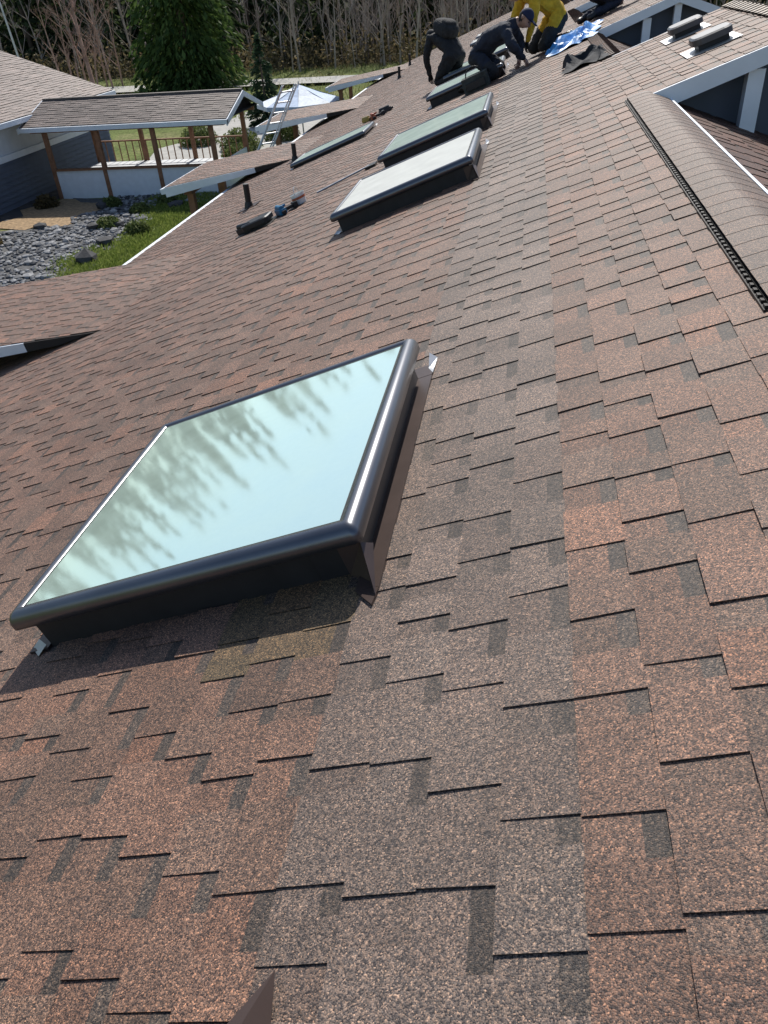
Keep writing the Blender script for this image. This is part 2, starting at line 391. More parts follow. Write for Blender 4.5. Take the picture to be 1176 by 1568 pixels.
def nailer(s,d,c,rot=0,sc_=1.0,name="nail_gun"):
    mb=MB(); T=Matrix.Translation((-d,s,.012))@Matrix.Rotation(rot,4,'Z')@Matrix.Scale(sc_,4)
    mb.box((-.05,-.15,.0),(.05,.12,.07),0,T=T); mb.box((-.03,-.19,.01),(.03,-.15,.05),1,T=T)
    mb.box((.05,-.03,.012),(.2,.03,.055),1,T=T); mb.box((.19,-.06,.0),(.25,.08,.07),1,T=T); mb.box((-.02,.0,.07),(.1,.05,.1),0,T=T)
    mb.tube(T@Vector((.0,-.12,.075)),T@Vector((.0,.1,.085)),.035,.035,10,0)
    return mb.obj(name,[mat("tool_col",c,.4),M_BLACK],RM,bevel=.006)
nailer(9.38,3.5,(.02,.16,.3),.6,.9,"cordless_drill"); nailer(9.2,3.95,(.03,.03,.03),1.2,.9)
nailer(17.1,3.7,(.35,.08,.03),.3,1.0); nailer(17.4,3.5,(.03,.03,.03),1.9,1.0); nailer(17.3,3.9,(.4,.3,.08),1.0,.8)
mb=MB(); mb.tube(W(9.75,3.1,.03),W(10.1,2.45,.03),.012,.012,8); mb.box((-2.5,10.02,.01),(-2.36,10.2,.035),1,T=RM)
mb.obj("pry_bar",[M_SILV,M_BLACK])

# ---------------------------------------------------------------- cloth
def cloth(name,pts,seedv,m,amp=.1,nx=26):
    r=np.random.default_rng(seedv); mb=MB(); G=[]
    ph=r.uniform(0,6,(8,3)); fr=r.uniform(3,11,(8,2))*np.where(r.random((8,2))<.5,-1,1)
    for i in range(nx+1):
        row=[]
        for j in range(nx+1):
            a,b=i/nx,j/nx
            s=(1-a)*(1-b)*pts[0][0]+a*(1-b)*pts[1][0]+a*b*pts[2][0]+(1-a)*b*pts[3][0]
            d=(1-a)*(1-b)*pts[0][1]+a*(1-b)*pts[1][1]+a*b*pts[2][1]+(1-a)*b*pts[3][1]
            e=sum(abs(math.sin(fr[k][0]*a+fr[k][1]*b+ph[k][0])) for k in range(8))/8
            edge=min(a,b,1-a,1-b)
            e=.02+amp*max(0,(1-e)*3-.6)*min(1,edge*5+.15)
            s+=.08*math.sin(9*b+ph[0][1])+.05*math.sin(17*a+ph[1][1]); d+=.06*math.sin(8*a+ph[2][1])+.04*math.sin(15*b+ph[1][2])
            row.append((-d,s,e))
        G.append(row)
    for i in range(nx):
        for j in range(nx): mb.face([G[i][j],G[i+1][j],G[i+1][j+1],G[i][j+1]])
    me=mb.obj(name,[m],RM)
    w=me.modifiers.new("w","WELD"); w.merge_threshold=.0005
    return me
M_TARP=mat("blue_tarp",(.03,.25,.62),.45,0,.35,6); M_JK=mat("dark_cloth",(.018,.02,.025),.85,0,.3,15,.3,80)
cloth("tarpaulin",[(13.3,.12),(13.4,-.58),(15.3,-.8),(15.0,.05)],3,M_TARP,.13)
cloth("jacket",[(10.75,-.02),(10.5,-.56),(11.6,-.56),(11.75,-.1)],5,M_JK,.1)

# ---------------------------------------------------------------- people
M_SKIN=mat("skin",(.42,.24,.17),.55,0,.08,20)
def bag(name,s,d):
    mb=MB(); T=Matrix.Translation((-d,s,0))
    mb.box((-.2,-.14,0),(.2,.14,.22),0,T=T); mb.box((-.15,-.17,.04),(.15,-.14,.15),1,T=T); mb.box((-.12,.13,.04),(.12,.17,.18),1,T=T)
    for k in range(10):
        t0=math.pi*k/10;t1=math.pi*(k+1)/10
        q=lambda t:T@Vector((math.cos(t)*.13,0,.21+.12*math.sin(t)))
        mb.tube(q(t0),q(t1),.012,.012,6,1)
    return mb.obj(name,[mat("bag_cloth",(.05,.055,.05),.9,0,.4,10,.5,20),M_BLACK],RM,bevel=.04)
bag("tool_bag",13.6,1.25)
def person(name,key,pos,heading,J,look,jacket,pants,hat,hatcol,scale=1.0,pack=False,hair=(.03,.02,.015)):
    root=empty(name)
    R=Matrix.Rotation(heading,3,'Z'); o=Vector(pos)
    def tw(p,contact=False):
        q=R@(Vector(p)*scale); w=o+q
        if contact: w.z=plane_z(w.x)+p[2]*scale
        return w
    names=list(J.keys()); 
    V={k:tw(v[:3],len(v)>4) for k,v in J.items()}
    for a,sg in (("L",1),("R",-1)):
        S,Wr=V["sh"+a],V["wr"+a]; dd=Wr-S; mx=.57*scale
        if dd.length>mx: Wr=S+dd.normalized()*mx; V["wr"+a]=Wr
        dd=Wr-S; h=math.sqrt(max(.0,(.30*scale)**2-(dd.length/2)**2)); out=(R@Vector((sg,0,.15)))
        out=(out-dd.normalized()*out.dot(dd.normalized())).normalized(); V["el"+a]=(S+Wr)/2+out*h
    rad={k:v[3]*scale for k,v in J.items()}
    edges=[("pelvis","spine"),("spine","chest"),("chest","neck"),("neck","skull")]
    for a in "LR": edges+= [("chest","sh"+a),("sh"+a,"el"+a),("el"+a,"wr"+a),("pelvis","hip"+a),("hip"+a,"kn"+a),("kn"+a,"an"+a),("an"+a,"to"+a)]
    me=bpy.data.meshes.new("body"); idx={k:i for i,k in enumerate(names)}
    me.from_pydata([V[k] for k in names],[(idx[a],idx[b]) for a,b in edges],[])
    ob=bpy.data.objects.new("body",me); col.objects.link(ob)
    sk=ob.modifiers.new("s","SKIN"); sk.use_smooth_shade=True
    for k,i in idx.items():
        r=rad[k]; me.skin_vertices[0].data[i].radius=(r,r); me.skin_vertices[0].data[i].use_root=(k=="pelvis")
    ob.modifiers.new("ss","SUBSURF").levels=4
    dg=bpy.context.evaluated_depsgraph_get(); me2=bpy.data.meshes.new_from_object(ob.evaluated_get(dg))
    bpy.data.objects.remove(ob)
    lab={}
    for a,b in edges:
        t=1
        if b[:3] in ("hip",) or b[:2] in("kn","an"): t=0
        if b[:2]=="to": t=2
        if b=="skull": t=3
        lab[(a,b)]=t
    me2.materials.clear()
    mj=mat(key+"_jacket",jacket,.85,0,.25,12,.5,25); mp=mat(key+"_trousers",pants,.9,0,.25,12,.5,25)
    for m in (mp,mj,M_BLACK,M_SKIN): me2.materials.append(m)
    spd=(V["spine"]-V["pelvis"]).normalized()
    for p in me2.polygons:
        best=9;bl=1
        for (a,b),t in lab.items():
            A,B=V[a],V[b]; ab=B-A; tt=max(0,min(1,(p.center-A).dot(ab)/ab.length_squared)); dd=(p.center-(A+ab*tt)).length-(rad[a]*(1-tt)+rad[b]*tt)
            if dd<best: best=dd;bl=t
        hem=(p.center-V["pelvis"]).dot(spd)
        if bl in (0,1) and (p.center-V["pelvis"]).length<.32*scale: bl=1 if hem>-.03*scale else 0
        p.material_index=bl; p.use_smooth=True
    ob=bpy.data.objects.new("body",me2); col.objects.link(ob); ob.parent=root
    tx=bpy.data.textures.new("fold","CLOUDS"); tx.noise_scale=.09; dm=ob.modifiers.new("d","DISPLACE"); dm.texture=tx; dm.strength=.045*scale; dm.texture_coords='GLOBAL'
    N_=(V["skull"]-V["neck"]).normalized()
    f=R@Vector(look).normalized(); side=f.cross(N_).normalized(); up=side.cross(f).normalized()
    HM=Matrix((( side.x,f.x,up.x,0),(side.y,f.y,up.y,0),(side.z,f.z,up.z,0),(0,0,0,1)))
    HM.translation=V["skull"]+N_*.05*scale
    HM=HM@Matrix.Scale(scale,4)
    mb=MB(); nu,nv=20,14
    def hp(i,j,k=1.0):
        th=2*math.pi*i/nu; ph=math.pi*j/nv
        x=math.sin(ph)*math.cos(th)*.078;y=math.sin(ph)*math.sin(th)*.097;z=math.cos(ph)*.12
        if z<-.02: x*=1+(z+.02)*2.6; y=y*(1+(z+.02)*1.2)+.012
        if y>.06 and abs(x)<.022 and -.045<z<.02: y+=.022
        if y>.05 and abs(abs(x)-.032)<.014 and .0<z<.03: y-=.008
        return Vector((x*k,y*k,z*k))
    def shell(k,cond,mi):
        for i in range(nu):
            for j in range(nv):
                P=[hp(i,j,k),hp(i,j+1,k),hp(i+1,j+1,k),hp(i+1,j,k)]
                c=sum(P,Vector())/4
                if cond(c): mb.face([HM@q for q in P],mi)
    shell(1.0,lambda c:True,0)
    for sx in (-1,1):
        mb.tube(HM@Vector((sx*.074,-.005,-.02)),HM@Vector((sx*.09,-.012,.02)),.018*scale,.022*scale,8,0)
        mb.tube(HM@Vector((sx*.032,.078,.012)),HM@Vector((sx*.032,.09,.012)),.011*scale,.009*scale,8,3)
    mb.box((-.024,.08,-.062),(.024,.094,-.054),4,T=HM)
    shell(1.04,lambda c:c.z>.035 or (c.y<0 and c.z>-.07),1)
    if hat=="beanie": shell(1.12,lambda c:c.z>.03 or (c.y<0 and c.z>.0),2)
    if hat=="cap":
        shell(1.1,lambda c:c.z>.04,2); mb.box((-.06,.08,.045),(.06,.18,.055),2,T=HM)
    if hat=="hood": shell(1.22,lambda c:c.y<.035,2)
    h=mb.obj("head",[M_SKIN,mat(key+"_hair",hair,.8),mat(key+"_hat",hatcol,.85,0,.2,20),M_BLACK,mat("lips",(.3,.12,.1),.5)],None,root,smooth=True)
    w=h.modifiers.new("w","WELD"); w.merge_threshold=.0008
    for a in "LR":
        wr,el=V["wr"+a],V["el"+a]; dr=(wr-el).normalized(); sx=(R@Vector((1,0,0))); sx=(sx-dr*sx.dot(dr)).normalized(); nn=sx.cross(dr).normalized()
        if nn.z>0: nn=-nn
        mb=MB()
        def T(x,y,z): return wr+sx*(x*scale)+dr*(y*scale)+nn*(z*scale)
        Pa=[(-.034,-.01),(.034,-.01),(.042,.08),(-.042,.08)]
        top=[T(x,y,-.014) for x,y in Pa]; bo=[T(x,y,.014) for x,y in Pa]
        mb.face(top);mb.face(bo[::-1])
        for k in range(4): mb.face([top[k],bo[k],bo[(k+1)%4],top[(k+1)%4]])
        for k,(x,l) in enumerate(((-.033,.062),(-.011,.075),(.011,.08),(.033,.07))):
            p0=T(x,.07,0);p1=T(x,.07+l*.5,.012);p2=T(x,.07+l*.75,.035);p3=T(x,.07+l*.8,.055)
            mb.tube(p0,p1,.0095,.009,7);mb.tube(p1,p2,.009,.0085,7);mb.tube(p2,p3,.0085,.007,7)
        sg=1 if a=="L" else -1
        mb.tube(T(sg*.03,.015,.0),T(sg*.06,.05,.015),.012,.011,7);mb.tube(T(sg*.06,.05,.015),T(sg*.062,.08,.03),.011,.009,7)
        mb.obj("hand_"+a,[M_BLACK if hat!="cap" else M_SKIN],None,root,smooth=True)
    if pack:
        c=(V["chest"]*.6+V["spine"]*.4); ax=(V["chest"]-V["spine"]).normalized(); sd=(R@Vector((1,0,0))); nb=ax.cross(sd).normalized()
        if nb.z<0: nb=-nb
        mb=MB(); mb.ellip(c+nb*.17*scale,(sd*.17*scale,ax*.26*scale,nb*.13*scale),0,20,12,.7)
        mb.ellip(c+nb*.27*scale-ax*.07*scale,(sd*.12*scale,ax*.12*scale,nb*.06*scale),0,16,10,.7)
        for sgn in (-1,1):
            for k in range(8):
                q=lambda t:c+sd*(sgn*.11*scale)+ax*(.22*math.cos(t)*scale)+nb*((.02+.17*abs(math.cos(t)))*scale)
                mb.tube(q(k*.2),q(k*.2+.2),.018,.018,6,0)
        mb.obj("backpack",[mat("pack_cloth",(.02,.02,.022),.9,0,.4,15,.6,30)],None,root,smooth=True)
    return root
def kneel(bend=0,reach=0,split=0):
    b=bend
    J={"pelvis":(0,0,.40+.06*b,.155),"spine":(0,.16+.02*b,.58,.155),"chest":(0,.36+.08*b,.72-.12*b,.17),"neck":(0,.53+.09*b,.83-.28*b,.07),"skull":(0,.60+.08*b,.88-.38*b,.06)}
    for a,s in (("L",1),("R",-1)):
        J["sh"+a]=(s*.19,.42+.08*b,.74-.16*b,.09); J["el"+a]=(s*.27,.50+.1*b,.47-.08*b,.065); J["wr"+a]=(s*.16,.64+reach+s*.08,.10,.042,1)
        J["hip"+a]=(s*.11,.0,.36+.04*b,.125); J["kn"+a]=(s*(.17+split),.36-.06*b,.09,.09,1); J["an"+a]=(s*.14,-.1,.08,.058,1); J["to"+a]=(s*.14,-.24,.06,.048,1)
    return J
def P(s,d): 
    w=W(s,d,0); return (w.x,w.y,w.z)
person("roofer","a",P(14.1,1.3),math.radians(-105),kneel(.25),(.15,.7,-.7),(.02,.024,.04),(.03,.03,.034),"cap",(.012,.018,.055),1.12)
person("roofer","b",P(14.75,.0),math.radians(115),kneel(.45),(0,.75,-.65),(.62,.36,.02),(.03,.028,.026),"beanie",(.012,.016,.03),1.1)
person("roofer","c",P(17.2,1.95),math.radians(40),kneel(.6),(0,.6,-.8),(.016,.016,.018),(.02,.02,.022),"hood",(.016,.016,.018),1.12,pack=True)
person("roofer","d",P(16.6,-.75),math.radians(-60),kneel(0),(0,.8,-.6),(.03,.035,.05),(.02,.025,.045),"cap",(.02,.02,.02),1.08)

# ---------------------------------------------------------------- ground
def ground_mat():
    m,N,L,B=new_mat("grass_ground")
    tc=N.new("ShaderNodeTexCoord"); 
    n=N.new("ShaderNodeTexNoise"); n.inputs["Scale"].default_value=.25; n.inputs["Detail"].default_value=10; n.inputs["Roughness"].default_value=.65; L.new(tc.outputs["Object"],n.inputs["Vector"])
    r=N.new("ShaderNodeValToRGB"); r.color_ramp.elements[0].position=.3; r.color_ramp.elements[0].color=(.08,.11,.035,1); r.color_ramp.elements[1].position=.72; r.color_ramp.elements[1].color=(.24,.22,.11,1)
    q=r.color_ramp.elements.new(.5); q.color=(.135,.165,.05,1)
    L.new(n.outputs["Fac"],r.inputs["Fac"])
    n2=N.new("ShaderNodeTexNoise"); n2.inputs["Scale"].default_value=7; n2.inputs["Detail"].default_value=8; L.new(tc.outputs["Object"],n2.inputs["Vector"])
    mr=N.new("ShaderNodeMapRange"); mr.inputs["From Min"].default_value=.3; mr.inputs["From Max"].default_value=.7; mr.inputs["To Min"].default_value=.5; mr.inputs["To Max"].default_value=1.4; L.new(n2.outputs["Fac"],mr.inputs["Value"])
    mx=N.new("ShaderNodeMix"); mx.data_type='RGBA'; mx.blend_type='MULTIPLY'; mx.inputs["Factor"].default_value=1; L.new(r.outputs["Color"],mx.inputs["A"]); L.new(mr.outputs[0],mx.inputs["B"])
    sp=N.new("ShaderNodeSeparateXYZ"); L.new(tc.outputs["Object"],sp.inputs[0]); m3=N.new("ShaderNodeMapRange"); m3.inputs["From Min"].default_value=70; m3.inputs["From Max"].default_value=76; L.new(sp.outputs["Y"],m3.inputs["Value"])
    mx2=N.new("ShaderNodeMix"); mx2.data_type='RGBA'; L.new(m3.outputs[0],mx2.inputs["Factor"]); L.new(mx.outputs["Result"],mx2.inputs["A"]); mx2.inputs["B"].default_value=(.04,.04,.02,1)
    L.new(mx2.outputs["Result"],B.inputs["Base Color"]); B.inputs["Roughness"].default_value=.95; B.inputs["Specular IOR Level"].default_value=.1
    b=N.new("ShaderNodeBump"); b.inputs["Strength"].default_value=.8; b.inputs["Distance"].default_value=.08; L.new(n2.outputs["Fac"],b.inputs["Height"]); L.new(b.outputs["Normal"],B.inputs["Normal"])
    return m
xs=np.concatenate([np.linspace(-900,-120,14),np.linspace(-110,80,60),np.linspace(90,900,14)]); ys=np.concatenate([np.linspace(-600,-20,8),np.linspace(-10,180,70),np.linspace(200,1500,14)])
V=[];Fc=[]
for j,y in enumerate(ys):
    for i,x in enumerate(xs):
        t=max(0,min(1,(y-85)/90)); z=GZ+10*t*t*(3-2*t)+ (0 if y<50 else .15*math.sin(x*.21)*math.sin(y*.17))
        V.append((x,y,z))
nx_=len(xs)
for j in range(len(ys)-1):
    for i in range(nx_-1): Fc.append((j*nx_+i,j*nx_+i+1,(j+1)*nx_+i+1,(j+1)*nx_+i))
me=bpy.data.meshes.new("ground"); me.from_pydata(V,[],Fc); me.materials.append(ground_mat()); me.polygons.foreach_set("use_smooth",[True]*len(Fc))
g=bpy.data.objects.new("ground",me); col.objects.link(g)
def sheet(name,poly,m,dz,jit=.4,sub=6):
    r=random.Random(len(name)); pts=[]
    n=len(poly)
    for k in range(n):
        a=Vector(poly[k]);b=Vector(poly[(k+1)%n])
        for q in range(sub):
            p=a.lerp(b,q/sub); pts.append((p.x+r.uniform(-jit,jit),p.y+r.uniform(-jit,jit),GZ+dz))
    mb=MB(); mb.face(pts); return mb.obj(name,[m])
M_GRAVEL=mat("dark_gravel",(.09,.09,.09),.9,0,.5,9,1,20); M_STRAW=mat("bark_mulch",(.33,.225,.125),.95,0,.45,9,1,30); M_ASPH=mat("asphalt",(.05,.05,.052),.9,0,.2,3,.4,60); M_PATH=mat("gravel_path",(.38,.37,.34),.9,0,.15,3,.4,30)
sheet("creek_gravel",[(-21,12),(-10.6,12),(-12,20.5),(-12.3,23.4),(-11.2,26.9),(-16.2,27.0),(-15.2,23.3),(-21,21.5)],M_GRAVEL,.02)
sheet("mulch_bed",[(-17.6,23.2),(-15.0,23.4),(-14.2,26.6),(-17.2,26.9)],M_STRAW,.03)
sheet("driveway",[(-18.1,22.8),(-17.0,23),(-17.2,30),(-17.6,34),(-18.1,34)],M_ASPH,.012,.02,1)
sheet("garden_path",[(-17,33),(-9,32),(-8.5,48),(-16,50),(-17,44)],M_PATH,.012)
sheet("road",[(-60,61),(-10,59),(0,59),(0,62.5),(-12,63),(-60,65.5)],M_PATH,.2,.05,3)

def leafquads(C,size,D=None,asp=.45):
    n=len(C); 
    a=rng.normal(size=(n,3)) if D is None else D+rng.normal(size=(n,3))*.35
    a/=np.linalg.norm(a,axis=1,keepdims=True)+1e-9
    b=np.cross(a,rng.normal(size=(n,3))); b/=np.linalg.norm(b,axis=1,keepdims=True)+1e-9
    sz=(size*rng.uniform(.6,1.4,n))[:,None]
    a=a*sz; b=b*sz*asp
    return np.stack([C-a,C-b*.9+a*.1,C+a,C+b*.9-a*.1],1).reshape(-1,3)
def mesh_from(V,name,mats,extra=None):
    me=bpy.data.meshes.new(name); n=len(V)//4
    if extra is None: extra=MB()
    nv=len(V); verts=np.concatenate([V,np.array(extra.v).reshape(-1,3)]) if extra.v else V
    nf=n+len(extra.f)
    me.vertices.add(len(verts)); me.vertices.foreach_set("co",verts.astype(np.float32).ravel())
    loops=np.arange(nv).tolist(); st=(np.arange(n)*4).tolist(); tot=[4]*n
    k=nv
    for f in extra.f:
        st.append(k); tot.append(len(f)); loops+= [nv+i for i in f]; k+=len(f)
    me.loops.add(len(loops)); me.loops.foreach_set("vertex_index",loops)
    me.polygons.add(nf); me.polygons.foreach_set("loop_start",st); me.polygons.foreach_set("loop_total",tot)
    for m in mats: me.materials.append(m)
    me.polygons.foreach_set("material_index",[0]*n+[1+q for q in extra.m])
    me.update(calc_edges=True); me.validate()
    o=bpy.data.objects.new(name,me); col.objects.link(o); return o
def conifer(base,H,R,n,size,droop=.35,zmin=.04,power=.85):
    nb=max(12,n//28); z0=H*(zmin+(1-zmin)*rng.random(nb)**1.35); ang=rng.uniform(0,2*np.pi,nb)
    L=R*np.clip(1-z0/H,0.02,1)**power*rng.uniform(.65,1.12,nb)
    bi=rng.integers(0,nb,n); w=L[bi]/L.max(); keep=rng.random(n)<(w*.85+.15); bi=bi[keep]; n=len(bi)
    t=rng.uniform(.12,1,n)**.7; l=L[bi]*t; sp=rng.normal(size=n)*.13*L[bi]*(1.15-t)+rng.normal(size=n)*.06
    ca,sa=np.cos(ang[bi]),np.sin(ang[bi])
    x=ca*l-sa*sp; y=sa*l+ca*sp; z=z0[bi]-droop*l*t+rng.normal(size=n)*.1 - rng.random(n)*.25*droop*2
    C=np.stack([x,y,np.maximum(z,.1)],1)
    D=np.stack([ca,sa,-np.full(n,droop*1.6)],1)
    return leafquads(C,size,D)+np.array(base)
M_BARK=mat("bark",(.12,.09,.07),.95,0,.3,3)
Vs=[];tr=MB()
def addcon(x,y,H,R,n,size=.42,**k):
    z=GZ+10*(lambda t:t*t*(3-2*t))(max(0,min(1,(y-85)/90)))
    Vs.append(conifer((x,y,z),H,R,n,size,**k)); tr.tube((x,y,z),(x,y,z+H*.9),.28,.05,6,0)
x=-145
while x<50:
    hh=random.uniform(15,21) if x>-45 else random.uniform(20,28)
    addcon(x+random.uniform(-1,1),random.uniform(90,98),hh,random.uniform(2.8,4.0),2500,.5); x+=random.uniform(3.0,4.4)
x=-155
while x<60:
    hh=random.uniform(16,23) if x>-45 else random.uniform(22,30)
    addcon(x,random.uniform(102,112),hh,random.uniform(3,4.4),1700,.62); x+=random.uniform(3.5,5)
x=-140
while x<-34:
    addcon(x,random.uniform(74,86),random.uniform(14,22),random.uniform(2.6,3.9),2600,.42); x+=random.uniform(3.2,5)
for px,py in ((-27,76),(-22,79),(-19,82)): addcon(px,py,random.uniform(10,15),2.8,2600,.4)
mesh_from(np.concatenate(Vs),"conifer_forest",[leaf_mat("dark_needles",(.015,.03,.012),(.085,.115,.045)),M_BARK],tr)
tr=MB(); cx,cy=-24.3,60; tr.tube((cx,cy,GZ),(cx,cy,GZ+15),.4,.08,8,0)
mesh_from(conifer((cx,cy,GZ),17,4.6,26000,.24,droop=.55,zmin=.03,power=.62),"cedar_tree",[leaf_mat("cedar_needles",(.022,.05,.012),(.12,.18,.05)),M_BARK],tr)
tr=MB(); tr.tube((-13.6,42.5,GZ),(-13.6,42.5,GZ+3.6),.1,.02,8,0)
mesh_from(conifer((-13.6,42.5,GZ),4.0,1.15,4500,.12,droop=.2,zmin=.02,power=.8),"spruce_tree",[leaf_mat("spruce_needles",(.012,.03,.015),(.06,.1,.05)),M_BARK],tr)
def bare(mb,base,H,r,depth=3,spread=.5,up=.5):
    def rec(p,d,L,r,k):
        q=p+d*L; mb.tube(p,q,r,r*.62,4 if k<2 else 3,0,cap=False)
        if k>=depth: return
        for _ in range(random.choice((2,3,3))):
            nd=(d+Vector((random.uniform(-1,1),random.uniform(-1,1),random.uniform(-.2,.6)))*spread).normalized()
            t=random.uniform(.45,1); rec(p+d*L*t,nd,L*random.uniform(.5,.75),r*.55,k+1)
    p=Vector(base); d=Vector((random.uniform(-.08,.08),random.uniform(-.08,.08),1)).normalized()
    L=H*.16
    for i in range(4):
        q=p+d*L; mb.tube(p,q,r*(1-i*.18),r*(1-(i+1)*.18),5,0,cap=False)
        for _ in range(2):
            nd=(d*up+Vector((random.uniform(-1,1),random.uniform(-1,1),.4))).normalized(); rec(q,nd,L*random.uniform(.6,1),r*.35,1)
        p=q; d=(d+Vector((random.uniform(-.1,.1),random.uniform(-.1,.1),0))).normalized()
    rec(p,d,L,r*.3,1)
mb=MB()
for k in range(260):
    x=random.uniform(-50,38) if k<150 else random.uniform(-22,14); y=random.uniform(70,88)
    if -32<x<-20 and y<74: continue
    bare(mb,(x,y,GZ),random.uniform(8,15),random.uniform(.05,.12))
mb.obj("bare_thicket",[mat("grey_bark",(.38,.31,.26),.95,0,.3,2)])
mb=MB(); 
bare(mb,(-34.0,64,GZ),11,.2,4,.6)
for k in range(8): bare(mb,(-34+random.uniform(-2.5,2.5),64+random.uniform(-1,1),GZ),9,.08,4,.6)
mb.obj("bare_tree",[mat("red_bark",(.38,.25,.2),.95,0,.3,2)])
C=np.stack([rng.uniform(-90,40,36000),rng.normal(75,2.4,36000),GZ+np.abs(rng.normal(0,1.0,36000))],1)
mesh_from(leafquads(C,.18),"undergrowth",[leaf_mat("brush",(.05,.05,.02),(.26,.2,.11)),M_BARK])
C=np.stack([rng.uniform(-60,0,24000),rng.uniform(44,72,24000),GZ+rng.uniform(0,.2,24000)],1)
mesh_from(leafquads(C,.12,np.tile([0,0,1.],(24000,1)),.2),"meadow_grass",[leaf_mat("dry_grass",(.1,.14,.035),(.34,.32,.14)),M_BARK])
def clump(name,items,c1,c2,size=.07):
    A=[]
    for x,y,r,h,n in items:
        q=rng.normal(size=(n,3)); q/=np.linalg.norm(q,axis=1,keepdims=True); q*=rng.uniform(.5,1.08,(n,1)); q[:,2]=np.abs(q[:,2])
        A.append(np.array((x,y,GZ))+q*np.array((r,r,h)))
    C=np.concatenate(A); return mesh_from(leafquads(C,size),name,[leaf_mat(name+"_leaf",c1,c2),M_BARK])
clump("shrub",[(-17.2,21.6,.7,.9,2500),(-16.9,26.0,.4,.4,1200),(-16.2,21.1,.5,.7,1200)],(.05,.04,.02),(.2,.15,.07))
clump("shrub",[(-14.4,25.9,.35,.3,900),(-12.4,26.0,.35,.3,900),(-13.2,23.2,.4,.3,900),(-11.9,22.4,.4,.35,900),(-12.9,24.9,.35,.3,700),(-13.0,36,.9,.8,2500),(-15.5,37.5,.9,.8,2500),(-11.6,38,.8,.9,2500),(-12.2,33.5,.8,.6,2500)],(.06,.085,.025),(.2,.24,.08))
n=150000; Y=rng.uniform(12.0,28,n); X=rng.uniform(-13.4,-6.9,n)
edge=-12.5+.55*np.sin(Y*.9)-(Y-21)*.05+np.clip(20-Y,0,9)*.18+rng.normal(size=n)*.15
C=np.stack([X,Y,GZ+rng.uniform(0,.1,n)],1)[(X>edge)&((np.sin(X*2.1+Y)*np.sin(Y*1.7-X*.6)+rng.random(n)*.9)>-.35)]
mesh_from(leafquads(C,.05,np.tile([0,0,1.],(len(C),1)),.25),"lawn_grass",[leaf_mat("bright_grass",(.1,.16,.025),(.33,.38,.1)),M_BARK])
mb=MB(); import bmesh
bmx=bmesh.new(); bmesh.ops.create_icosphere(bmx,subdivisions=1,radius=1); iv=np.array([v.co[:] for v in bmx.verts]); ifc=[[v.index for v in f.verts] for f in bmx.faces]; bmx.free()
def rock(p,r):
    v=iv*(1+rng.normal(size=(len(iv),1))*.13)*np.array((r*rng.uniform(.8,1.4),r*rng.uniform(.8,1.3),r*rng.uniform(.45,.8)))
    a=rng.uniform(0,6.28); c,s=math.cos(a),math.sin(a); v=np.stack([v[:,0]*c-v[:,1]*s,v[:,0]*s+v[:,1]*c,v[:,2]],1)+np.array(p)
    i=len(mb.v); mb.v+=[tuple(q) for q in v]
    for f in ifc: mb.f.append(tuple(i+k for k in f)); mb.m.append(0); mb.c.append((1,1,1))
for k in range(9000):
    x=rng.uniform(-20,-10.2); y=rng.uniform(12.5,27.5)
    if x<-14.6+.5*math.sin(y*2) and y>23.0+.4*math.sin(x*2): continue
    if x>-12.3+.5*math.sin(y*.9)+max(0,20-y)*.18 and y<26: continue
    rock((x,y,GZ+.04),rng.uniform(.03,.085)*(1.8 if rng.random()<.06 else 1))
mb.obj("river_rocks",[leaf_mat("rock",(.07,.072,.078),(.36,.36,.36),.85,0)])
for (x,y,r) in ((-12.4,21.3,.35),(-12.9,23.2,.28),(-13.6,22.9,.3),(-11.9,25.6,.32),(-15.5,23.1,.28),(-12.1,19.6,.4),(-14.6,25.6,.25),(-11.6,17.5,.3)):
    mb=MB(); rock((x,y,GZ+.1),r*.85); mb.obj("boulder",[mat("boulder_stone",(.055,.055,.058),.9,0,.3,4,.6,12)],smooth=False)

# ---------------------------------------------------------------- pavilion
pv=empty("pavilion"); 
def plainroof(mb,x0,x1,y0,z0,y1,z1):
    L=math.hypot(y1-y0,z1-z0); n=int(L/.14); dy,dz=(y1-y0)/n,(z1-z0)/n
    for i in range(n):
        x=x0
        while x<x1:
            w=random.uniform(.2,.4); b=min(x+w,x1); k=random.uniform(.75,1.2); e=random.choice((.008,.014))
            c=(.15*k,.13*k,.12*k)
            ya,za,yb,zb=y0+dy*i,z0+dz*i,y0+dy*(i+1),z0+dz*(i+1)
            mb.face([(x,ya,za+e+.006),(b,ya,za+e+.006),(b,yb,zb+e-.004),(x,yb,zb+e-.004)],0,c)
            mb.face([(x,ya,za),(b,ya,za),(b,ya,za+e+.006),(x,ya,za+e+.006)],0,(.02,.02,.02)); x=b
mb=MB(); plainroof(mb,-17.7,-10.2,27.0,-2.4,29.0,-1.78)
mb.face([(-10.2,31,-2.4),(-17.7,31,-2.4),(-17.7,29,-1.78),(-10.2,29,-1.78)],0,(.12,.105,.1))
mb.box((-17.7,28.9,-1.79),(-10.2,29.1,-1.74),0,(.12,.11,.1))
mb.obj("pavilion_shingles",[M_SH],None,pv,colors=True)
mb=MB()
mb.box((-17.75,26.88,-2.55),(-10.15,27.0,-2.41),0)
for x in (-17.78,-10.19):
    mb.prism([(26.9,-2.43),(29,-1.8),(31.1,-2.43),(31.1,-2.6),(29,-1.98),(26.9,-2.6)],x,x+.04,0,0)
mb.prism([(27.02,-2.45),(29,-1.83),(31,-2.45)],-10.6,-10.55,0,3)
mb.box((-17.6,27.02,-2.47),(-10.3,30.9,-2.44),3)
